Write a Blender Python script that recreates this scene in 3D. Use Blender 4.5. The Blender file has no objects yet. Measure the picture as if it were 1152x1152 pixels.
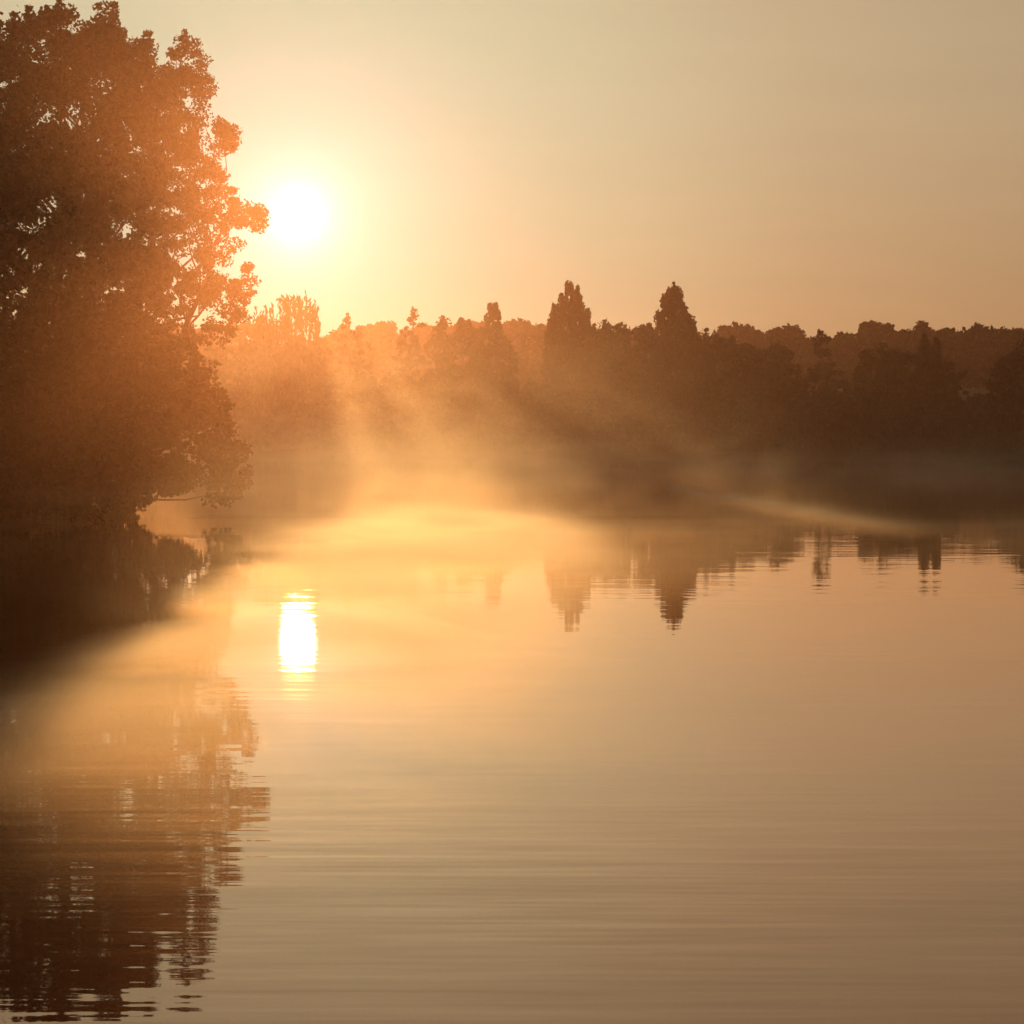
import bpy, math, random
import numpy as np
from mathutils import Vector, Matrix, noise as mnoise

scene = bpy.context.scene
C = scene.collection
R = math.radians
RNG = np.random.default_rng(7)
random.seed(7)

# ------------------------------------------------------------------ camera
F = 4098.0            # focal length in photograph pixels (photograph is 1152 wide)
PITCH = math.atan(97.0 / F)
CAM_Z = 4.0
cam_d = bpy.data.cameras.new("camera")
cam = bpy.data.objects.new("camera", cam_d)
C.objects.link(cam)
cam_d.sensor_fit = 'HORIZONTAL'
cam_d.angle = 2 * math.atan(576.0 / F)
cam_d.clip_start = 0.5
cam_d.clip_end = 6000
cam.location = (0, 0, CAM_Z)
cam.rotation_euler = (math.pi / 2 - PITCH, 0, 0)
scene.camera = cam

# ------------------------------------------------------------------ sun and sky
SUN_EL = math.asin(0) + R(3.30)
SUN_AZ = R(-3.365)    # left of +Y
sun_dir = Vector((math.sin(SUN_AZ) * math.cos(SUN_EL), math.cos(SUN_AZ) * math.cos(SUN_EL), math.sin(SUN_EL)))
SUN_STRENGTH = 0.33
SUN_COLOR = (1.0, 0.505, 0.148)
HAZE_G = 0.92
HAZE_DENSITY = 0.000122
sd = bpy.data.lights.new("sun", 'SUN')
sd.energy = SUN_STRENGTH
sd.angle = R(0.53)
sd.color = SUN_COLOR
sun = bpy.data.objects.new("sun", sd)
C.objects.link(sun)
sun.rotation_euler = (-sun_dir).to_track_quat('-Z', 'Y').to_euler()

w = bpy.data.worlds.new("World")
scene.world = w
w.use_nodes = True
nt = w.node_tree
for n in list(nt.nodes):
    nt.nodes.remove(n)
def N(nt, typ, **kw):
    n = nt.nodes.new(typ)
    for k, v in kw.items():
        setattr(n, k, v)
    return n
def L(nt, a, b):
    nt.links.new(a, b)
def M(nt, op, a, b=None, c=None, clamp=False):
    n = nt.nodes.new('ShaderNodeMath'); n.operation = op; n.use_clamp = clamp
    for i, v in enumerate((a, b, c)):
        if v is None: continue
        if isinstance(v, (int, float)): n.inputs[i].default_value = v
        else: nt.links.new(v, n.inputs[i])
    return n.outputs[0]
def VM(nt, op, a, b):
    n = nt.nodes.new('ShaderNodeVectorMath'); n.operation = op
    for i, v in enumerate((a, b)):
        if v is None: continue
        if isinstance(v, (tuple, list)): n.inputs[i].default_value = v
        else: nt.links.new(v, n.inputs[i])
    return n

sky = N(nt, 'ShaderNodeTexSky', sky_type='NISHITA', sun_disc=False)
sky.sun_elevation = SUN_EL
sky.sun_rotation = SUN_AZ
sky.dust_density = 2.0
sky.air_density = 1.0
tc = N(nt, 'ShaderNodeTexCoord')
dirn = VM(nt, 'NORMALIZE', tc.outputs['Generated'], None).outputs['Vector']
dot = VM(nt, 'DOT_PRODUCT', dirn, tuple(sun_dir)).outputs['Value']
ang = M(nt, 'MULTIPLY', M(nt, 'ARCCOSINE', M(nt, 'MINIMUM', dot, 0.9999999)), 180 / math.pi)   # degrees from the sun
def expo(sigma):
    return M(nt, 'EXPONENT', M(nt, 'MULTIPLY', ang, -1.0 / sigma))
def scaled(color, fac):
    n = VM(nt, 'SCALE', color, None)
    nt.links.new(fac, n.inputs['Scale']) if not isinstance(fac, (int, float)) else setattr(n.inputs['Scale'], 'default_value', fac)
    return n.outputs['Vector']
base = VM(nt, 'MULTIPLY', sky.outputs[0], (0.006, 0.007, 0.012)).outputs['Vector']
# brightness of the dawn sky against the angle from the sun (0 to 12 degrees), falling off gently beyond
ramp_n = N(nt, 'ShaderNodeValToRGB'); cr_ = ramp_n.color_ramp; cr_.interpolation = 'B_SPLINE'
L(nt, M(nt, 'DIVIDE', ang, 12.0, clamp=True), ramp_n.inputs[0])
stops = [(0, (.10, .56, .60)), (.08, (.10, .56, .57)), (.16, (.18, .56, .49)), (.25, (.34, .55, .41)), (.35, (.46, .54, .37)),
         (.46, (.53, .515, .335)), (.58, (.535, .46, .29)), (.69, (.52, .415, .255)), (.85, (.49, .38, .23)), (1.0, (.46, .35, .212))]
cr_.elements[0].position = 0; cr_.elements[1].position = 1
for p_, c_ in stops[1:-1]: cr_.elements.new(p_)
for e_, (p_, c_) in zip(cr_.elements, stops): e_.position = p_; e_.color = (*c_, 1)
fall = M(nt, 'EXPONENT', M(nt, 'MULTIPLY', M(nt, 'MAXIMUM', M(nt, 'SUBTRACT', ang, 12.0), 0), -1 / 26))
acc = VM(nt, 'ADD', base, scaled(ramp_n.outputs[0], M(nt, 'MULTIPLY', fall, 10.0))).outputs['Vector']
acc = VM(nt, 'ADD', acc, scaled((10, 14, 16), expo(0.33))).outputs['Vector']
# thin high cloud streaks, very faint
mp = N(nt, 'ShaderNodeMapping'); mp.inputs['Scale'].default_value = (9, 9, 90); L(nt, dirn, mp.inputs[0])
nz = N(nt, 'ShaderNodeTexNoise'); nz.inputs['Scale'].default_value = 1.0; nz.inputs['Detail'].default_value = 4; L(nt, mp.outputs[0], nz.inputs[0])
cl = M(nt, 'ADD', M(nt, 'MULTIPLY', nz.outputs[0], 0.10), 0.95)
acc = scaled(acc, cl)
# the air near the horizon is warmer
sepw = N(nt, 'ShaderNodeSeparateXYZ'); L(nt, dirn, sepw.inputs[0])
hz = N(nt, 'ShaderNodeMapRange', interpolation_type='SMOOTHSTEP'); L(nt, sepw.outputs[2], hz.inputs['Value'])
hz.inputs['From Min'].default_value = 0.0; hz.inputs['From Max'].default_value = 0.11
hz.inputs['To Min'].default_value = 1.0; hz.inputs['To Max'].default_value = 0.0
warm = VM(nt, 'ADD', VM(nt, 'MULTIPLY', scaled((1, 1, 1), M(nt, 'MULTIPLY', hz.outputs[0], M(nt, 'SUBTRACT', 1.0, M(nt, 'MULTIPLY', expo(4.0), 1.1)))), (-0.04, -0.29, -0.48)).outputs['Vector'], (1, 1, 1)).outputs['Vector']
acc = VM(nt, 'MULTIPLY', acc, warm).outputs['Vector']
# the sun's disc (radius 0.27 degrees, soft limb)
disc = N(nt, 'ShaderNodeMapRange', interpolation_type='SMOOTHSTEP')
L(nt, ang, disc.inputs['Value'])
disc.inputs['From Min'].default_value = 0.34; disc.inputs['From Max'].default_value = 0.24
disc.inputs['To Min'].default_value = 0.0; disc.inputs['To Max'].default_value = 1.0
discc = scaled((160, 150, 120), disc.outputs[0])
acc = VM(nt, 'ADD', acc, discc).outputs['Vector']
bg = N(nt, 'ShaderNodeBackground'); bg.inputs[1].default_value = 0.1
L(nt, acc, bg.inputs[0])
wo = N(nt, 'ShaderNodeOutputWorld'); L(nt, bg.outputs[0], wo.inputs[0])

scene.view_settings.view_transform = 'Standard'
scene.view_settings.look = 'None'
scene.view_settings.exposure = 0
scene.view_settings.gamma = 1
scene.render.engine = 'CYCLES'
cy = scene.cycles
cy.max_bounces = 6; cy.diffuse_bounces = 1; cy.glossy_bounces = 3; cy.transmission_bounces = 2
cy.transparent_max_bounces = 8; cy.volume_bounces = 0
cy.volume_step_rate = 1.0; cy.volume_max_steps = 128
cy.sample_clamp_indirect = 8
cy.use_denoising = True
cy.use_adaptive_sampling = True
cy.adaptive_threshold = 0.04

# ------------------------------------------------------------------ helpers
cp, sp = math.cos(PITCH), math.sin(PITCH)
def at(px, py, D):
    """the point at distance D (along +Y) seen at photograph pixel px, py (arrays welcome)"""
    px = np.asarray(px, float); py = np.asarray(py, float)
    u = (px - 576) / F; v = (576 - py) / F
    dy = cp + v * sp; dz = -sp + v * cp
    t = D / dy
    return np.stack([u * t, dy * t, CAM_Z + dz * t], -1)

def tag(o, label=None, cat=None, group=None, kind=None):
    if label: o['label'] = label
    if cat: o['category'] = cat
    if group: o['group'] = group
    if kind: o['kind'] = kind
    return o

def link(name, me, parent=None, loc=(0, 0, 0)):
    o = bpy.data.objects.new(name, me)
    C.objects.link(o)
    if parent is not None: o.parent = parent
    o.location = loc
    return o

def mesh_from(name, verts, faces, mat):
    me = bpy.data.meshes.new(name)
    me.from_pydata([tuple(v) for v in verts], [], faces)
    me.materials.append(mat)
    me.update()
    return me

def quad_mesh(name, verts, mat):
    """verts: (n*4,3) array, n separate quads"""
    n = len(verts) // 4
    me = bpy.data.meshes.new(name)
    me.vertices.add(n * 4)
    me.vertices.foreach_set('co', verts.astype(np.float32).ravel())
    me.loops.add(n * 4)
    me.loops.foreach_set('vertex_index', np.arange(n * 4, dtype=np.int32))
    me.polygons.add(n)
    me.polygons.foreach_set('loop_start', np.arange(0, n * 4, 4, dtype=np.int32))
    me.polygons.foreach_set('loop_total', np.full(n, 4, dtype=np.int32))
    me.materials.append(mat)
    me.update(calc_edges=True)
    me.validate()
    return me

def leaf_quads(cent, size, stretch=1.6, up=0.0):
    """a bent-free diamond-shaped leaf at each centre, randomly turned; up pulls the long axis upright"""
    n = len(cent)
    a = RNG.normal(size=(n, 3)); a[:, 2] += up * 2 * np.sign(up if up else 1)
    a /= np.linalg.norm(a, axis=1, keepdims=True)
    b = RNG.normal(size=(n, 3)); b -= a * (a * b).sum(1, keepdims=True)
    b /= np.linalg.norm(b, axis=1, keepdims=True)
    s = (size * RNG.uniform(0.6, 1.35, n))[:, None]
    a = a * s * stretch * 0.5; b = b * s * 0.5
    sk = RNG.uniform(-0.35, 0.35, n)[:, None]
    out = np.stack([cent - a, cent + b + a * sk, cent + a, cent - b + a * sk], 1)
    return out.reshape(-1, 3)

def tube(pts, radii, seg=7):
    vs, fs = [], []
    pts = [Vector(p) for p in pts]
    for i, p in enumerate(pts):
        d = (pts[min(i + 1, len(pts) - 1)] - pts[max(i - 1, 0)]).normalized()
        q = d.to_track_quat('Z', 'Y')
        for k in range(seg):
            an = 2 * math.pi * k / seg
            vs.append(p + q @ Vector((math.cos(an) * radii[i], math.sin(an) * radii[i], 0)))
    for i in range(len(pts) - 1):
        for k in range(seg):
            k2 = (k + 1) % seg
            fs.append((i * seg + k, i * seg + k2, (i + 1) * seg + k2, (i + 1) * seg + k))
    fs.append(tuple(range(seg))[::-1]); fs.append(tuple((len(pts) - 1) * seg + k for k in range(seg)))
    return vs, fs

def join_tubes(name, tubes, mat):
    V, Fc = [], []
    for pts, rad, seg in tubes:
        v, f = tube(pts, rad, seg); o = len(V)
        V += v; Fc += [tuple(i + o for i in q) for q in f]
    me = mesh_from(name, V, Fc, mat)
    for p in me.polygons: p.use_smooth = True
    return me

def limb(a, b, r0, r1, n=6, wob=0.06):
    a = Vector(a); b = Vector(b); d = (b - a).length
    pts, rad = [], []
    for i in range(n + 1):
        t = i / n
        off = Vector((random.gauss(0, 1), random.gauss(0, 1), random.gauss(0, .5))) * d * wob * (math.sin(math.pi * t))
        sag = Vector((0, 0, 1)) * d * 0.05 * math.sin(math.pi * t)
        pts.append(a.lerp(b, t) + off + sag); rad.append(r0 + (r1 - r0) * t)
    return pts, rad

# ------------------------------------------------------------------ materials
def mat_new(name):
    m = bpy.data.materials.new(name); m.use_nodes = True
    nt = m.node_tree
    for n in list(nt.nodes): nt.nodes.remove(n)
    out = nt.nodes.new('ShaderNodeOutputMaterial')
    return m, nt, out

def leaf_mat(name, c1, c2, trans=0.35, scale=0.8):
    m, nt, out = mat_new(name)
    tcn = N(nt, 'ShaderNodeTexCoord')
    nz = N(nt, 'ShaderNodeTexNoise'); nz.inputs['Scale'].default_value = scale; nz.inputs['Detail'].default_value = 3
    L(nt, tcn.outputs['Object'], nz.inputs[0])
    rp = N(nt, 'ShaderNodeValToRGB'); rp.color_ramp.elements[0].position = .3; rp.color_ramp.elements[1].position = .7
    rp.color_ramp.elements[0].color = (*c1, 1); rp.color_ramp.elements[1].color = (*c2, 1)
    L(nt, nz.outputs[0], rp.inputs[0])
    pb = N(nt, 'ShaderNodeBsdfPrincipled'); pb.inputs['Roughness'].default_value = .6
    pb.inputs['Specular IOR Level'].default_value = .25
    L(nt, rp.outputs[0], pb.inputs['Base Color'])
    tr = N(nt, 'ShaderNodeBsdfTranslucent'); L(nt, rp.outputs[0], tr.inputs[0])
    mx = N(nt, 'ShaderNodeMixShader'); mx.inputs[0].default_value = trans
    L(nt, pb.outputs[0], mx.inputs[1]); L(nt, tr.outputs[0], mx.inputs[2])
    L(nt, mx.outputs[0], out.inputs[0])
    return m

M_LEAF = leaf_mat("broad_leaf", (.045, .070, .022), (.085, .115, .035))
M_LEAF2 = leaf_mat("bank_leaf", (.040, .060, .025), (.070, .090, .035), scale=.4)
M_WILLOW = leaf_mat("willow_leaf", (.070, .095, .040), (.11, .13, .05))
M_FAR = leaf_mat("far_leaf", (.040, .055, .025), (.065, .080, .035), trans=.2, scale=.15)
M_REED = leaf_mat("reed_blade", (.45, .38, .20), (.62, .54, .30), trans=.75, scale=2)  # raised blade colour carries the backlight on the reeds

def bark_mat():
    m, nt, out = mat_new("bark")
    tcn = N(nt, 'ShaderNodeTexCoord')
    mp = N(nt, 'ShaderNodeMapping'); mp.inputs['Scale'].default_value = (5, 5, 1); L(nt, tcn.outputs['Object'], mp.inputs[0])
    nz = N(nt, 'ShaderNodeTexNoise'); nz.inputs['Scale'].default_value = 2; nz.inputs['Detail'].default_value = 6; L(nt, mp.outputs[0], nz.inputs[0])
    rp = N(nt, 'ShaderNodeValToRGB'); rp.color_ramp.elements[0].color = (.05, .038, .026, 1); rp.color_ramp.elements[1].color = (.16, .12, .085, 1)
    L(nt, nz.outputs[0], rp.inputs[0])
    pb = N(nt, 'ShaderNodeBsdfPrincipled'); pb.inputs['Roughness'].default_value = .9; L(nt, rp.outputs[0], pb.inputs['Base Color'])
    bp = N(nt, 'ShaderNodeBump'); bp.inputs['Distance'].default_value = .03; L(nt, nz.outputs[0], bp.inputs['Height']); L(nt, bp.outputs[0], pb.inputs['Normal'])
    L(nt, pb.outputs[0], out.inputs[0])
    return m
M_BARK = bark_mat()

def ground_mat():
    m, nt, out = mat_new("meadow_ground")
    tcn = N(nt, 'ShaderNodeTexCoord')
    nz = N(nt, 'ShaderNodeTexNoise'); nz.inputs['Scale'].default_value = .35; nz.inputs['Detail'].default_value = 8; L(nt, tcn.outputs['Object'], nz.inputs[0])
    rp = N(nt, 'ShaderNodeValToRGB'); rp.color_ramp.elements[0].position = .35; rp.color_ramp.elements[1].position = .7
    rp.color_ramp.elements[0].color = (.05, .045, .025, 1); rp.color_ramp.elements[1].color = (.075, .085, .032, 1)
    L(nt, nz.outputs[0], rp.inputs[0])
    pb = N(nt, 'ShaderNodeBsdfPrincipled'); pb.inputs['Roughness'].default_value = .95; L(nt, rp.outputs[0], pb.inputs['Base Color'])
    bp = N(nt, 'ShaderNodeBump'); bp.inputs['Distance'].default_value = .15; L(nt, nz.outputs[0], bp.inputs['Height']); L(nt, bp.outputs[0], pb.inputs['Normal'])
    L(nt, pb.outputs[0], out.inputs[0])
    return m

WAVE_Y = 0.0052
WAVE_X = 0.002
def water_mat():
    m, nt, out = mat_new("lake_water")
    geo = N(nt, 'ShaderNodeNewGeometry')
    def layer(sx, sy, det, seed, rot=0.0):
        mp = N(nt, 'ShaderNodeMapping'); mp.inputs['Scale'].default_value = (sx, sy, 1)
        mp.inputs['Location'].default_value = (seed, seed * 1.7, seed * .37); mp.inputs['Rotation'].default_value = (0, 0, rot)
        L(nt, geo.outputs['Position'], mp.inputs[0])
        nz = N(nt, 'ShaderNodeTexNoise'); nz.inputs['Scale'].default_value = 1; nz.inputs['Detail'].default_value = det
        nz.inputs['Roughness'].default_value = .5
        L(nt, mp.outputs[0], nz.inputs[0])
        sep = N(nt, 'ShaderNodeSeparateColor'); L(nt, nz.outputs['Color'], sep.inputs[0])
        return M(nt, 'SUBTRACT', sep.outputs[0], .5), M(nt, 'SUBTRACT', sep.outputs[1], .5)
    # long low ripples, finer chop, and a slow patchiness (calm lanes and ruffled lanes)
    a0, a1 = layer(.22, 1.5, 2.0, 3.1, .10)
    b0, b1 = layer(.7, 5.5, 1.5, 11.7, -.09)
    c0, c1 = layer(.03, .22, 1.0, 23.3, .02)
    p0, p1 = layer(.012, .055, 1.0, 41.0, 0)
    patch = M(nt, 'ADD', M(nt, 'MULTIPLY', p0, 3.2), 1.0)
    patch = M(nt, 'MAXIMUM', patch, .25)
    py = N(nt, 'ShaderNodeSeparateXYZ'); L(nt, geo.outputs['Position'], py.inputs[0])
    lane = N(nt, 'ShaderNodeMapRange', interpolation_type='SMOOTHSTEP'); L(nt, py.outputs[1], lane.inputs['Value'])
    lane.inputs['From Min'].default_value = 25; lane.inputs['From Max'].default_value = 60
    lane.inputs['To Min'].default_value = 1.0; lane.inputs['To Max'].default_value = .36
    patch = M(nt, 'MULTIPLY', patch, lane.outputs[0])
    sy_ = M(nt, 'ADD', M(nt, 'ADD', M(nt, 'MULTIPLY', a0, 1.0), M(nt, 'MULTIPLY', b0, 1.1)), M(nt, 'MULTIPLY', c0, .3))
    sx_ = M(nt, 'ADD', M(nt, 'MULTIPLY', a1, 1.0), M(nt, 'MULTIPLY', b1, .8))
    sy_ = M(nt, 'MULTIPLY', M(nt, 'MULTIPLY', sy_, patch), WAVE_Y * 4)
    sx_ = M(nt, 'MULTIPLY', M(nt, 'MULTIPLY', sx_, patch), WAVE_X * 4)
    cmb = N(nt, 'ShaderNodeCombineXYZ'); L(nt, sx_, cmb.inputs[0]); L(nt, sy_, cmb.inputs[1]); cmb.inputs[2].default_value = 1
    nn = VM(nt, 'NORMALIZE', cmb.outputs[0], None).outputs['Vector']
    body = N(nt, 'ShaderNodeBsdfDiffuse'); body.inputs[0].default_value = (.26, .085, .03, 1)
    gl = N(nt, 'ShaderNodeBsdfGlossy'); gl.inputs['Color'].default_value = (1, .825, .71, 1); gl.inputs['Roughness'].default_value = .012
    L(nt, nn, gl.inputs['Normal'])
    fr = N(nt, 'ShaderNodeFresnel'); fr.inputs['IOR'].default_value = 1.34; L(nt, nn, fr.inputs['Normal'])
    mx = N(nt, 'ShaderNodeMixShader'); L(nt, M(nt, 'ADD', M(nt, 'MULTIPLY', fr.outputs[0], 1.5), -.16, clamp=True), mx.inputs[0])
    L(nt, body.outputs[0], mx.inputs[1]); L(nt, gl.outputs[0], mx.inputs[2])
    L(nt, mx.outputs[0], out.inputs[0])
    return m

# ------------------------------------------------------------------ terrain and water
def far_shore(x):
    return 470 + 3 * np.sin(x * .11) + 2 * np.sin(x * .33 + 1)
def left_shore(y):
    return np.interp(y, [0, 90, 125, 143, 149, 157, 166, 186, 215, 300, 480], [-36, -34, -25, -19.5, -17.6, -16.6, -17.8, -28, -46, -75, -95])
def ground_h(x, y):
    x = np.asarray(x, float); y = np.asarray(y, float)
    l = np.maximum(np.maximum(y - far_shore(x), left_shore(y) - x), 14 - y)
    h = np.clip(l * .16, -1.6, .55) + np.clip((12 - y) * .35, 0, 1.9)
    t = np.clip((y - 560) / 380, 0, 1)
    h = h + 13 * t * t * (3 - 2 * t)
    return h + .08 * np.sin(x * 1.3) * np.sin(y * 1.1) * (l > 0)

def grid(xs, ys, fn):
    X, Y = np.meshgrid(xs, ys); Z = fn(X, Y)
    nx, ny = len(xs), len(ys)
    V = np.stack([X, Y, Z], -1).reshape(-1, 3)
    Fc = [(j * nx + i, j * nx + i + 1, (j + 1) * nx + i + 1, (j + 1) * nx + i) for j in range(ny - 1) for i in range(nx - 1)]
    return V, Fc
xs = np.concatenate([np.arange(-880, -110, 30), np.arange(-110, 111, 1.5), np.arange(130, 881, 30)])
ys = np.concatenate([np.arange(-50, 520, 1.75), np.arange(525, 1400, 20)])
V, Fc = grid(xs, ys, ground_h)
me = mesh_from("ground", V, Fc, ground_mat())
for p in me.polygons: p.use_smooth = True
tag(link("ground", me), kind='structure')
V, Fc = grid(np.array([-870., 870.]), np.array([-45., 600.]), lambda x, y: x * 0)
tag(link("lake_water", mesh_from("lake_water", V, Fc, water_mat())), kind='structure')

# ------------------------------------------------------------------ haze and mist
def box_mesh(name, x0, x1, y0, y1, z0, z1, mat):
    v = [(x, y, z) for z in (z0, z1) for y in (y0, y1) for x in (x0, x1)]
    f = [(0, 2, 3, 1), (4, 5, 7, 6), (0, 1, 5, 4), (2, 6, 7, 3), (0, 4, 6, 2), (1, 3, 7, 5)]
    return mesh_from(name, v, f, mat)

m, nt, out = mat_new("haze")
pv = N(nt, 'ShaderNodeVolumePrincipled')
pv.inputs['Color'].default_value = (.92, .55, .46, 1)
pv.inputs['Density'].default_value = HAZE_DENSITY
pv.inputs['Anisotropy'].default_value = HAZE_G
L(nt, pv.outputs[0], out.inputs['Volume'])
tag(link("haze", box_mesh("haze", -900, 900, -70, 1450, -3.2, 46, m)), kind='stuff')

def ramp(nt, v, a, b):
    n = N(nt, 'ShaderNodeMapRange', interpolation_type='SMOOTHSTEP')
    L(nt, v, n.inputs['Value']); n.inputs['From Min'].default_value = a; n.inputs['From Max'].default_value = b
    return n.outputs[0]
def mist_mat(name, dens, g, height, nscale, thr, builder, step=1.0, col=(.96, .95, .93, 1), tail=0.0):
    m, nt, out = mat_new(name)
    tcn = N(nt, 'ShaderNodeTexCoord')
    P = tcn.outputs['Object']
    sep = N(nt, 'ShaderNodeSeparateXYZ'); L(nt, P, sep.inputs[0])
    x, y, z = sep.outputs
    mp = N(nt, 'ShaderNodeMapping'); mp.inputs['Scale'].default_value = nscale; L(nt, P, mp.inputs[0])
    nz = N(nt, 'ShaderNodeTexNoise'); nz.inputs['Scale'].default_value = 1; nz.inputs['Detail'].default_value = 3.0; nz.inputs['Roughness'].default_value = .58
    nz.inputs['Distortion'].default_value = 1.0
    L(nt, mp.outputs[0], nz.inputs[0])
    nv = nz.outputs[0]
    d = M(nt, 'EXPONENT', M(nt, 'MULTIPLY', z, -1.0 / height))
    if tail:   # a thin upper veil above the dense skin of mist
        d = M(nt, 'ADD', d, M(nt, 'MULTIPLY', M(nt, 'EXPONENT', M(nt, 'MULTIPLY', z, -1.0 / (height * 7))), tail))
        d = M(nt, 'MULTIPLY', d, ramp(nt, z, 4.6, 3.0))
    d = M(nt, 'MULTIPLY', d, ramp(nt, nv, *thr))
    d = M(nt, 'MULTIPLY', d, builder(nt, x, y, z, nv))
    d = M(nt, 'MULTIPLY', d, dens)
    pv = N(nt, 'ShaderNodeVolumePrincipled')
    pv.inputs['Color'].default_value = col
    pv.inputs['Anisotropy'].default_value = g
    L(nt, d, pv.inputs['Density'])
    L(nt, pv.outputs[0], out.inputs['Volume'])
    try: m.cycles.volume_step_rate = step
    except Exception: pass
    try: m.cycles.volume_sampling = 'DISTANCE'
    except Exception: pass
    return m

def low_edges(nt, x, y, z, nv):
    xe = M(nt, 'ADD', x, M(nt, 'MULTIPLY', M(nt, 'SUBTRACT', nv, .5), 7))
    d = ramp(nt, xe, -8.0, -4.6)
    ye = M(nt, 'ADD', y, M(nt, 'MULTIPLY', M(nt, 'SUBTRACT', nv, .5), 10))
    d = M(nt, 'MULTIPLY', d, ramp(nt, y, 162, 156))
    d = M(nt, 'MULTIPLY', d, ramp(nt, ye, 28, 66))
    # close to the viewer it only hugs the shaded left side
    side = M(nt, 'MAXIMUM', ramp(nt, y, 78, 104), M(nt, 'MULTIPLY', ramp(nt, xe, -1.2, -4.6), .65))
    d = M(nt, 'MULTIPLY', d, M(nt, 'MAXIMUM', side, M(nt, 'MULTIPLY', ramp(nt, xe, 5.0, -2.0), .8)))
    # thinner on the far right
    return M(nt, 'MULTIPLY', d, M(nt, 'ADD', .06, M(nt, 'MULTIPLY', ramp(nt, x, 4.5, -3.5), 1.3)))
LOW = mist_mat("low_mist", .26, .90, .25, (.13, .06, .9), (.28, .66), low_edges, .7, tail=.048)
tag(link("low_mist", box_mesh("low_mist", -14, 30, 26, 163, .01, 4.6, LOW)), kind='stuff')

def far_edges(nt, x, y, z, nv):
    d = ramp(nt, y, 185, 245)
    d = M(nt, 'MULTIPLY', d, ramp(nt, y, 458, 420))
    d = M(nt, 'MULTIPLY', d, ramp(nt, z, 15.5, 8))
    d = M(nt, 'MULTIPLY', d, M(nt, 'ADD', M(nt, 'ADD', .10, M(nt, 'MULTIPLY', M(nt, 'EXPONENT', M(nt, 'MULTIPLY', z, -.65)), .8)), M(nt, 'MULTIPLY', ramp(nt, x, 26, -14), .85)))
    d = M(nt, 'MULTIPLY', d, ramp(nt, x, -31, -19))
    return d
FARM = mist_mat("bank_mist", .0063, .90, 5.2, (.13, .05, .24), (.37, .62), far_edges, .7)
tag(link("bank_mist", box_mesh("bank_mist", -70, 80, 157, 460, .01, 15.6, FARM)), kind='stuff')

m, nt, out = mat_new("glare_veil")  # added scattering volume before the camera, standing in for lens glare
pv = N(nt, 'ShaderNodeVolumePrincipled'); pv.inputs['Color'].default_value = (.92, .52, .38, 1)
pv.inputs['Density'].default_value = .0016; pv.inputs['Anisotropy'].default_value = .955
L(nt, pv.outputs[0], out.inputs['Volume'])
import bmesh
bm = bmesh.new(); bmesh.ops.create_icosphere(bm, subdivisions=4, radius=1)
for v in bm.verts:
    v.co = Vector((v.co.x * 48, 33 + v.co.y * 22, v.co.z * 13))
    v.co += Vector((0, 1, .5)) * 2.2 * mnoise.noise(v.co * .08)
me = bpy.data.meshes.new("glare_veil"); bm.to_mesh(me); bm.free(); me.materials.append(m)
tag(link("glare_veil", me), kind='stuff')

# a thin ribbon of mist lying over the water towards the right shore
def ribbon(nt, x, y, z, nv):
    t = M(nt, 'DIVIDE', M(nt, 'SUBTRACT', 236, y), 110)
    cx = M(nt, 'ADD', M(nt, 'ADD', 9.8, M(nt, 'MULTIPLY', t, 6.0)), M(nt, 'MULTIPLY', M(nt, 'SUBTRACT', nv, .5), 1.4))
    wd = M(nt, 'ADD', .22, M(nt, 'MULTIPLY', t, .8))
    u = M(nt, 'DIVIDE', M(nt, 'SUBTRACT', x, cx), wd)
    d = M(nt, 'EXPONENT', M(nt, 'MULTIPLY', M(nt, 'MULTIPLY', u, u), -1.0))
    return M(nt, 'MULTIPLY', M(nt, 'MULTIPLY', d, ramp(nt, t, .0, .14)), ramp(nt, t, 1, .45))
RIB = mist_mat("mist_ribbon", .13, .88, .22, (.12, .06, .5), (.2, .6), ribbon, .3)
tag(link("mist_ribbon", box_mesh("mist_ribbon", 6, 21, 126, 236, .012, 1.5, RIB)), kind='stuff')

# ------------------------------------------------------------------ trees
def in_poly(P, poly):
    x, y = P[:, 0], P[:, 1]
    c = np.zeros(len(P), bool); n = len(poly); j = n - 1
    for i in range(n):
        xi, yi = poly[i]; xj, yj = poly[j]
        if yi != yj:
            c ^= ((yi > y) != (yj > y)) & (x < (xj - xi) * (y - yi) / (yj - yi) + xi)
        j = i
    return c
def edge_dist(P, poly):
    d = np.full(len(P), 1e9); n = len(poly)
    for i in range(n):
        a = np.array(poly[i], float); b = np.array(poly[(i + 1) % n], float)
        ab = b - a; t = np.clip(((P - a) @ ab) / max(ab @ ab, 1e-9), 0, 1)
        d = np.minimum(d, np.linalg.norm(P - (a + t[:, None] * ab), axis=1))
    return d
def sample_poly(poly, n):
    P = np.array(poly, float); lo, hi = P.min(0), P.max(0)
    out = np.zeros((0, 2))
    while len(out) < n:
        q = RNG.uniform(lo, hi, (n * 2, 2)); out = np.concatenate([out, q[in_poly(q, poly)]])
    return out[:n]

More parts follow.
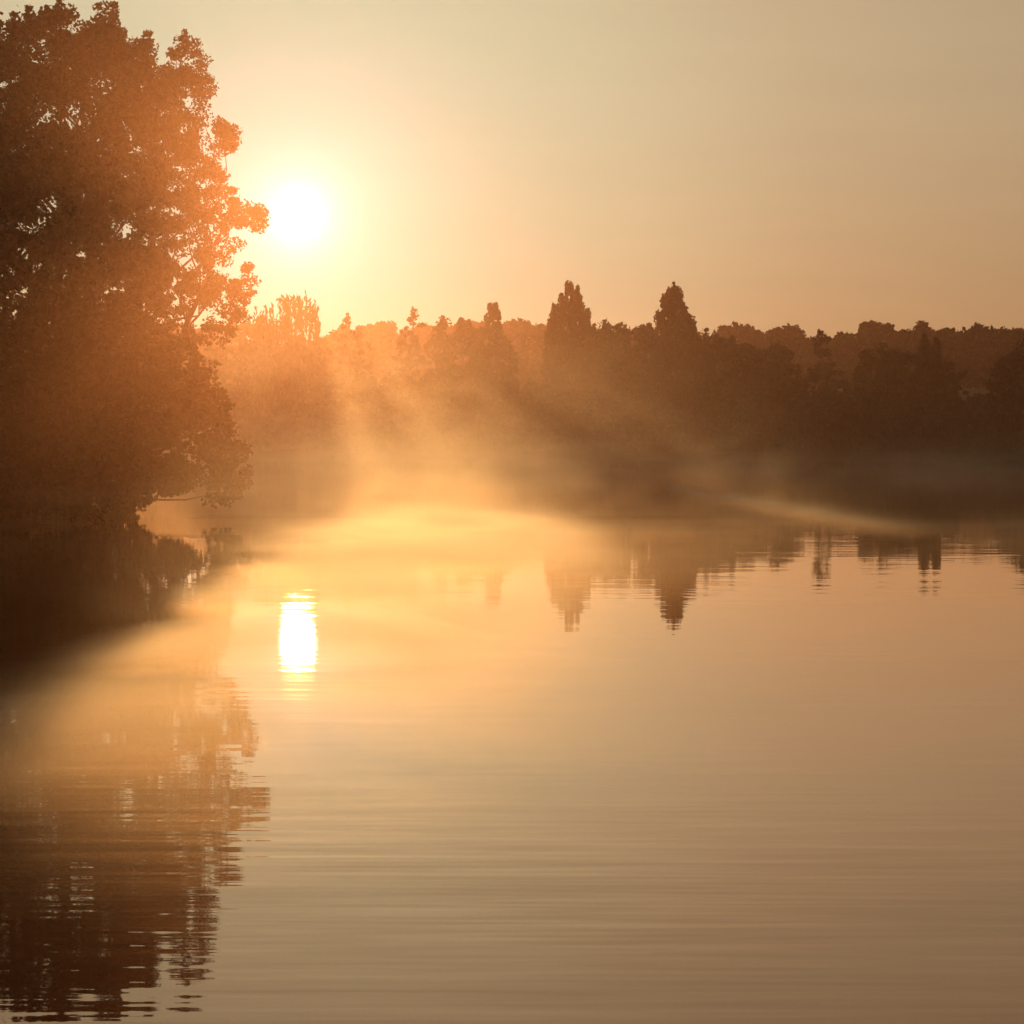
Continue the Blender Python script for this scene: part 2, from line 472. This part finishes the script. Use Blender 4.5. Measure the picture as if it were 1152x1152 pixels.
def crown_points(poly, D, clumps, per, clump_r, depth, inset=0.5, squash=(1, 1, 1), dens=None, hollow=0.0, shoots=True):
    """leaf positions: clumps spread through a volume whose silhouette is poly at distance D;
    the crown is as deep (towards and away) as it is wide around each point"""
    S = F / D
    q = sample_poly(poly, clumps * 3)
    ed = edge_dist(q, poly) / S
    q = q[ed > clump_r * inset][:clumps]; ed = edge_dist(q, poly) / S
    dy = RNG.uniform(-1, 1, len(q)) * np.minimum(depth, .4 + ed * 1.2)
    if dens is not None:
        keep = RNG.uniform(size=len(q)) < dens(q)
        q, dy, ed = q[keep], dy[keep], ed[keep]
    c = at(q[:, 0], q[:, 1], D + dy) if False else np.stack([at(a[0], a[1], D) for a in q])
    c[:, 1] += dy
    # leading shoots: small clumps stepping down from every tip of the outline
    tips, trad = [], []
    npl = len(poly)
    for i in range(npl if shoots else 0):
        p, a_, b_ = poly[i], poly[i - 1], poly[(i + 1) % npl]
        below = np.array([[p[0], p[1] + clump_r * S * .6]])
        if p[1] < a_[1] and p[1] <= b_[1] and in_poly(below, poly)[0]:
            y0 = float(RNG.uniform(-.5, .5)) * depth * .3
            for k in range(6):
                rr_ = clump_r * (.28 + .13 * k)
                w_ = at(p[0] + RNG.normal() * .3 * k, p[1] + (clump_r * (.3 + .55 * k)) * S, D)
                w_[1] += y0
                tips.append(w_); trad.append(rr_)
    k = len(c)
    g = RNG.normal(size=(k, per, 3)); g /= np.linalg.norm(g, axis=2, keepdims=True)
    r = RNG.uniform(0, 1, (k, per, 1)) ** .45
    rad = (clump_r * RNG.uniform(.55, 1.3, k))[:, None, None]
    pts = c[:, None, :] + g * r * rad * np.array(squash)
    pts = pts.reshape(-1, 3)
    if tips:
        tp = np.array(tips); tr = np.array(trad); m_ = max(10, per // 3)
        g = RNG.normal(size=(len(tp), m_, 3)); g /= np.linalg.norm(g, axis=2, keepdims=True)
        tp = tp[:, None, :] + g * RNG.uniform(0, 1, (len(tp), m_, 1)) ** .5 * tr[:, None, None] * np.array(squash)
        pts = np.concatenate([pts, tp.reshape(-1, 3)])
    return c, pts

SEED = [0]
def make_tree(name, label, cat, poly, D, clumps, per, clump_r, leaf, depth, mat, trunks, group=None, stretch=1.6, up=0.0,
              squash=(1, 1, .8), limbs=14, dens=None, trunk_r=.3, inset=.5, extra=None, loose=0.03):
    global RNG
    SEED[0] += 1; RNG = np.random.default_rng(SEED[0] * 31 + 5); random.seed(SEED[0] * 17 + 3)
    bx = trunks[0][0]
    b = at(bx, 520, D); gz = float(ground_h(b[0], D))
    base = Vector((float(b[0]), D, gz - .15))
    root = bpy.data.objects.new(name, None); C.objects.link(root)
    root.location = base; root.empty_display_size = .5
    tag(root, label, cat, group)
    cen, pts = crown_points(poly, D, clumps, per, clump_r, depth, inset, squash, dens, shoots='willow' not in name)
    if loose:
        sel = pts[RNG.uniform(size=len(pts)) < loose]
        pts = np.concatenate([pts, sel + RNG.normal(size=sel.shape) * clump_r * .3])
    if extra is not None: pts = np.concatenate([pts, extra])
    pts = pts[pts[:, 2] > np.maximum(ground_h(pts[:, 0], pts[:, 1]), 0) + .05]
    me = quad_mesh("crown", leaf_quads(pts, leaf, stretch, up) - np.array(base), mat)
    link("crown", me, root)
    # trunk(s) and limbs reaching into the clumps
    T = []
    cl = [Vector(c) for c in cen]
    for (tx, ttx, tty) in trunks:
        b = at(tx, 520, D); p0 = Vector((float(b[0]), D, float(ground_h(b[0], D)) - .2))
        p1 = Vector(at(ttx, tty, D))
        pts_, rad_ = limb(p0, p1, trunk_r, trunk_r * .15, 12, .012)
        rad_[0] *= 1.35
        T.append((pts_, rad_, 9))
        H = p1.z - p0.z
        for _ in range(limbs):
            c = random.choice(cl)
            hh = p0.z + max(H * .12, min((c.z - p0.z) * .75, H * .92))
            k = min(int((hh - p0.z) / max(H, .1) * 12), 11)
            st = pts_[k]
            if (c - st).length < .3: continue
            a, r_ = limb(st, c, rad_[k] * .5, trunk_r * .05, 6, .05)
            T.append((a, r_, 6))
            if random.random() < .7:
                m_ = a[3]; near = min(cl, key=lambda q: (q - m_).length if (q - m_).length > .6 else 99)
                a2, r2 = limb(m_, near, r_[3] * .6, trunk_r * .03, 4, .06)
                T.append((a2, r2, 5))
    me = join_tubes("trunk", [([p - base for p in a], r, s) for a, r, s in T], M_BARK)
    link("trunk", me, root)
    return root

# --- the big trees on the left bank
polyA = [(-150, 120), (-110, 60), (-60, 30), (-20, 40), (0, 22), (8, 28), (16, 12), (27, 20), (34, 6), (46, 10), (55, -4), (66, -8), (78, -4), (84, 4), (90, 14),
         (100, 8), (112, 3), (127, 0), (139, 10), (147, 24), (150, 34), (165, 31), (175, 42), (168, 60), (172, 76), (184, 100), (188, 180), (186, 300),
         (170, 400), (150, 500), (110, 560), (40, 590), (-120, 590), (-170, 400), (-175, 220)]
def densA(q):
    d = np.ones(len(q))
    d[(q[:, 0] < 60) & (q[:, 1] < 150)] = .9
    d[(q[:, 1] < 60)] = .95
    return d
make_tree("broadleaf_tree", "tallest tree on the left bank, broad dark crown running out of the frame", "tree",
          polyA, 163, 1600, 130, .68, .15, 4.6, M_LEAF, [(60, 70, 60), (20, -60, 150), (75, 140, 90)], limbs=22, trunk_r=.42, dens=densA)
polyB = [(172, 90), (178, 72), (186, 58), (196, 42), (208, 32), (219, 38), (229, 44), (232, 60), (240, 68), (233, 80), (249, 88), (247, 104), (233, 118), (248, 126), (262, 130),
         (279, 150), (276, 166), (262, 176), (250, 184), (264, 200), (272, 214), (286, 216), (302, 238), (296, 262), (272, 268), (282, 290), (297, 322), (288, 340), (291, 356),
         (275, 362), (262, 380), (250, 392), (222, 400), (190, 420), (165, 400), (160, 250)]
def densB(q):
    d = np.full(len(q), .9)
    s = np.array([mnoise.noise(Vector((a[0] * .040, a[1] * .065, 3.0))) for a in q])
    d[s > .05] = .45
    d[s > .17] = .12
    d[(q[:, 0] > 258)] *= .8
    d[(q[:, 1] > 352)] *= .5
    return d
make_tree("broadleaf_tree", "tree on the left bank with a pointed, gappy crown reaching toward the sun", "tree",
          polyB, 171, 640, 85, .48, .115, 2.2, M_LEAF, [(130, 205, 60), (140, 262, 230)], limbs=20, trunk_r=.26, dens=densB, inset=.6)
polyC = [(-60, 430), (20, 400), (90, 390), (160, 375), (212, 380), (236, 400), (252, 440), (262, 470), (276, 500), (287, 516), (280, 545), (268, 560), (256, 571), (243, 570), (230, 560), (214, 555),
         (198, 558), (188, 566), (160, 572), (110, 576), (20, 588), (-80, 600), (-110, 500)]
make_tree("waterside_tree", "low spreading tree on the left bank drooping over the water's edge", "tree",
          polyC, 158, 620, 100, .55, .15, 3.2, M_LEAF, [(95, 150, 420), (110, 225, 470), (60, 20, 430)], limbs=16, trunk_r=.18)

for (lab, px0, top, px1, D, n) in (("dark scrub on the left bank beside the reeds, under the tallest tree", -10, 548, 118, 150, 260),
                                    ("dark scrub at the frame's left edge where the bank meets the water", -120, 535, 20, 146, 300)):
    hw = px1 - px0
    t = [(px0, 585), (px0 + hw * .08, top + 22), (px0 + hw * .25, top + 6), (px0 + hw * .5, top), (px0 + hw * .7, top + 9), (px0 + hw * .9, top + 26), (px1, 590)]
    make_tree("bank_scrub", lab, "bush", t + [(px1, 605), (px0, 605)], D, n, 70, .5, .13, 1.8, M_LEAF, [(px0 + hw * .5, px0 + hw * .5, top + 12), (px0 + hw * .3, px0 + hw * .2, top + 16)], limbs=8, trunk_r=.06, inset=.3)

# --- the pale weeping willow under the sun: hanging strands
def willow_strands(poly, D, n, leaf_gap=.16):
    out = []
    tops = [p for p in poly if p[1] < 470]
    q = sample_poly(poly, n)
    for (px, py) in q:
        # a strand starts near the point and hangs a few metres
        p = at(px, py, D + random.uniform(-6, 6)); ln = random.uniform(2.5, 7)
        k = int(ln / leaf_gap); t = np.linspace(0, 1, k)
        x = p[0] + (random.uniform(-.25, .25)) * np.sin(t * 1.6); y = p[1] + random.uniform(-.3, .3) * t
        z = p[2] - ln * t
        out.append(np.stack([x, y, z], 1) + RNG.normal(size=(k, 3)) * .05)
    return np.concatenate(out)
polyW = [(262, 520), (258, 440), (262, 395), (272, 366), (283, 352), (292, 342), (302, 338), (311, 346), (315, 330), (324, 325), (331, 331), (336, 325), (347, 328), (355, 340), (360, 356), (370, 372), (374, 385), (380, 420), (384, 460), (385, 520)]
make_tree("weeping_willow", "pale weeping willow with hanging strands on the misty shore directly below the sun", "tree",
          polyW, 500, 62, 48, 1.5, .34, 6, M_WILLOW, [(330, 328, 350)], limbs=18, trunk_r=.3, extra=willow_strands(polyW, 500, 750, .3), stretch=2.6, up=1.0)

# --- trees and bushes along the far shore
def close(top, base=528):
    return top + [(top[-1][0], base), (top[0][0], base)]
far_trees = [
    # name, label, category, outline, distance, clumps, clump radius, kind
    ("young_tree", "small thin tree with a feathery tip just right of the weeping willow", close([(366, 400), (374, 374), (382, 366), (391, 352), (397, 364), (410, 370), (420, 395)]), 272, 90, .55, 'sparse'),
    ("young_tree", "ragged tree whose bare forked twigs stick up left of the pointed tree", close([(444, 400), (449, 370), (459, 364), (455, 353), (463, 358), (464, 345), (469, 352), (472, 360), (479, 364), (483, 374), (491, 400)]), 288, 130, .5, 'sparse'),
    ("round_tree", "narrow flat-topped tree beside the ragged twiggy tree", close([(485, 420), (488, 366), (491, 358), (498, 355), (504, 361), (509, 385), (512, 420)]), 296, 110, .55, 'round'),
    ("round_tree", "small domed tree standing just left of the pointed tree", close([(503, 420), (506, 368), (511, 361), (519, 357), (525, 360), (531, 367), (540, 373), (547, 420)]), 300, 140, .6, 'round'),
    ("pointed_tree", "tall pointed tree with a knobbly tip, left of the gap before the poplars", close([(518, 450), (524, 410), (530, 388), (537, 371), (545, 363), (546, 349), (552, 341), (559, 343), (563, 356), (566, 372), (575, 384), (581, 402), (585, 450)]), 292, 260, .55, 'upright'),
    ("poplar", "wider of the two tall poplars, with a ragged spire rising above the treeline", close([(608, 450), (611, 400), (614, 372), (617, 352), (622, 341), (626, 346), (630, 329), (635, 326), (638, 316), (643, 318), (646, 327), (650, 322), (654, 329), (655, 341), (658, 351), (662, 347), (665, 362), (669, 390), (671, 450)]), 293, 420, .5, 'upright'),
    ("poplar", "narrower of the two tall poplars, a neat cone standing alone on the right", close([(729, 450), (732, 400), (736, 368), (738, 352), (742, 350), (741, 341), (746, 331), (748, 334), (752, 323), (756, 324), (758, 317), (761, 323), (766, 325), (768, 339), (774, 349), (780, 359), (784, 370), (790, 400), (792, 450)]), 293, 420, .5, 'upright'),
    ("round_tree", "bushy tree tucked against the right side of the wider poplar", close([(655, 450), (662, 376), (668, 363), (675, 366), (680, 359), (688, 367), (697, 380), (702, 450)]), 300, 170, .6, 'round'),
    ("round_tree", "second bushy tree to the right of the wider poplar", close([(682, 450), (688, 369), (696, 364), (705, 367), (711, 374), (717, 450)]), 303, 140, .6, 'round'),
    ("round_tree", "broad bushy tree against the left side of the narrower poplar", close([(704, 450), (709, 374), (718, 367), (730, 363), (740, 366), (747, 450)]), 300, 170, .6, 'round'),
    ("round_tree", "broad low tree against the right side of the narrower poplar", close([(768, 450), (776, 370), (786, 373), (794, 369), (803, 372), (815, 378), (828, 390), (832, 450)]), 298, 240, .6, 'round'),
    ("round_tree", "dark sloping tree midway between the narrower poplar and the spindly pine", close([(803, 460), (810, 382), (824, 377), (838, 380), (850, 386), (862, 396), (870, 460)]), 292, 240, .6, 'round'),
    ("round_tree", "dark low tree just left of the spindly pine", close([(850, 460), (860, 394), (874, 386), (886, 390), (896, 402), (906, 424), (910, 460)]), 288, 230, .6, 'round'),
    ("spindly_pine", "spindly pine with a tufted top leaning above the far wood", close([(893, 470), (903, 428), (911, 412), (917, 404), (914, 394), (918, 389), (911, 380), (917, 377), (921, 370), (928, 373), (934, 381), (927, 388), (932, 398), (935, 404), (938, 416), (950, 421), (956, 431), (961, 470)]), 290, 230, .45, 'sparse'),
    ("round_tree", "wide dark dome-shaped tree between the spindly pine and the twin-tipped tree", close([(955, 470), (962, 410), (968, 396), (978, 388), (992, 385), (1008, 387), (1020, 394), (1030, 404), (1040, 470)]), 286, 330, .6, 'round'),
    ("twin_tipped_tree", "dark tree with two upright tips in front of the far wood on the right", close([(1024, 470), (1030, 410), (1036, 384), (1040, 374), (1045, 380), (1047, 396), (1050, 390), (1052, 379), (1057, 384), (1060, 396), (1058, 412), (1064, 430), (1066, 470)]), 288, 220, .45, 'upright'),
    ("leaning_tree", "low tree with arms reaching right, beside the twin-tipped tree", close([(1050, 480), (1058, 418), (1064, 408), (1072, 408), (1079, 402), (1073, 414), (1072, 422), (1082, 420), (1090, 416), (1082, 428), (1090, 445), (1094, 480)]), 284, 190, .42, 'sparse'),
    ("round_tree", "large dark rounded tree cut off by the frame's right edge", close([(1104, 480), (1110, 430), (1116, 410), (1126, 402), (1136, 398), (1146, 389), (1160, 381), (1190, 378), (1225, 392), (1245, 425), (1255, 480)], 535), 270, 520, .65, 'round'),
]
for (cx, ty, hw) in ((108, 412, 48), (182, 402, 46), (246, 384, 40)):
    far_trees.append(("round_tree", "far-shore tree mostly hidden behind the big trees of the left bank",
                      close([(cx - hw, 470), (cx - hw * .85, ty + 24), (cx - hw * .5, ty + 6), (cx, ty), (cx + hw * .5, ty + 7), (cx + hw * .85, ty + 26), (cx + hw, 470)]), 292, 200, .6, 'round'))
for (nm, lab, poly, D, n, cr, kind) in far_trees:
    D = 490 + (D - 293) * 1.1; cr = cr * 1.6
    topx = min(poly, key=lambda p: p[1])
    bx = .5 * (poly[-1][0] + poly[-2][0])
    kw = dict(leaf=.40, per=52, depth=5.5)
    if kind == 'upright': kw.update(squash=(.6, .6, 1.35), up=.6, leaf=.25, stretch=1.7, per=48, inset=.3, loose=0.02, depth=3.4); cr = .50; n = int(n * 3.0)
    elif kind == 'sparse': kw.update(squash=(1, 1, .7), leaf=.24, per=34, inset=.2, loose=0.02); cr = .48; n = int(n * 2.0)
    else: kw.update(squash=(1, 1, .85), loose=.02, leaf=.34)
    make_tree(nm, lab, "tree", poly, D, n, kw.pop('per'), cr, kw.pop('leaf'), kw.pop('depth'), M_LEAF2,
              [(bx, topx[0], topx[1] + 6)], limbs=10, trunk_r=.32,
              group=("far-shore trees hidden behind the left bank" if 'mostly hidden' in lab else None), **kw)

# shoreline bushes in front, half lost in the mist
bush_tops = [(70, 462, 44), (140, 466, 40), (205, 460, 40), (256, 464, 34), (300, 470, 34), (352, 455, 36), (408, 425, 34), (446, 418, 30), (492, 420, 34), (548, 432, 36), (604, 428, 34), (655, 436, 38), (712, 430, 36), (768, 424, 38),
             (826, 420, 38), (884, 434, 40), (940, 436, 40), (1000, 430, 40), (1058, 440, 38), (1112, 440, 36), (1170, 432, 44)]
for i, (cx, ty, hw) in enumerate(bush_tops):
    D = 479 + (i % 3) * 2
    t = [(cx - hw, 500), (cx - hw * .9, ty + 28), (cx - hw * .6, ty + 8), (cx - hw * .25, ty - 1 + (i * 5 % 4)), (cx + hw * .15, ty + 2), (cx + hw * .5, ty + 5 + (i * 3 % 5)), (cx + hw * .85, ty + 24), (cx + hw, 500)]
    make_tree("shore_bush", "dark rounded bush in the mist at the foot of the far-shore trees", "bush",
              close(t, 520), D, 190, 44, 1.0, .42, 4.5, M_LEAF2, [(cx, cx, ty + 12), (cx - 8, cx - 14, ty + 26)], group="bushes along the far waterline", limbs=7, trunk_r=.1)

# --- the far wood on the skyline
wood = [(-40, 362, 40), (40, 362, 42), (120, 364, 40), (200, 364, 42), (268, 362, 40), (390, 368, 30), (432, 363, 32), (480, 366, 28), (528, 362, 32), (588, 361, 30), (622, 367, 26), (668, 370, 30), (716, 370, 30), (770, 372, 34),
        (830, 364, 27), (872, 372, 16), (886, 367, 20), (918, 381, 22), (948, 375, 22), (986, 362, 24), (1016, 372, 18), (1043, 363, 26), (1064, 370, 18), (1078, 374, 14), (1103, 367, 20), (1131, 370, 18), (1158, 368, 26), (1205, 366, 34), (1262, 368, 36)]
for i, (cx, ty, hw) in enumerate(wood):
    D = 1000 + (i * 37) % 80
    t = [(cx - hw, 400), (cx - hw * .98, ty + 14), (cx - hw * .8, ty + 6), (cx - hw * .45, ty + 2), (cx - hw * .1, ty), (cx + hw * .3, ty + 1 + i % 2), (cx + hw * .7, ty + 4 + i % 3), (cx + hw * .95, ty + 12), (cx + hw, 400)]
    top = {986: "twiggy-topped tree, highest of the far wood on the skyline"}.get(cx)
    rr_ = {830: "broad flat-domed tree, first of the far wood right of the narrower poplar"}.get(cx)
    lab = top or rr_ or "hazy round-crowned tree in the far wood on the skyline"
    g = None if (top or rr_) else "hazy trees of the far wood"
    make_tree("woodland_tree", lab, "tree", close(t, 432), D, 180, 30, 1.75 if cx != 986 else 1.3, 1.0, 8, M_FAR, [(cx, cx, ty + 16)], group=g, limbs=6, trunk_r=.6, inset=.35)
# the body of the wood below and behind them, one mass
n = 30000
X = RNG.uniform(-280, 280, n); Y = RNG.uniform(1040, 1180, n)
Z = 12 + RNG.uniform(0, 1, n) ** .7 * (16.5 + 1.6 * np.sin(X * .11) + 1.1 * np.sin(X * .31 + 2))
me = quad_mesh("woodland", leaf_quads(np.stack([X, Y, Z], 1), 2.0, 1.3), M_FAR)
tag(link("woodland", me), kind='stuff')

# --- reeds at the left bank's tip, sunlit paleness put into their colour
n = 3000
bx_ = RNG.uniform(-19.5, -15.6, n); by_ = RNG.uniform(146, 160, n)
hx = left_shore(by_) - bx_
k = (hx > -.6) & (hx < 2.2)
bx_, by_ = bx_[k], by_[k]; n = len(bx_)
h = RNG.uniform(.12, .5, n) * np.clip(1.1 - .0 * hx[k], .2, 1) * (0.35 + .65 * np.clip((hx[k] + .6) / 1.2, 0, 1)); a = RNG.uniform(0, 6.28, n); ln = RNG.normal(0, .18, n)
bz = np.maximum(ground_h(bx_, by_), 0) - .05
wv = .022
dx, dy_ = np.cos(a) * wv, np.sin(a) * wv
p0 = np.stack([bx_ - dx, by_ - dy_, bz], 1); p1 = np.stack([bx_ + dx, by_ + dy_, bz], 1)
p2 = np.stack([bx_ + ln * h + dx * .4, by_ + dy_ * .4, bz + h], 1); p3 = np.stack([bx_ + ln * h - dx * .4, by_ - dy_ * .4, bz + h], 1)
me = quad_mesh("reeds", np.stack([p0, p1, p2, p3], 1).reshape(-1, 3), M_REED)
tag(link("reeds", me), kind='stuff')
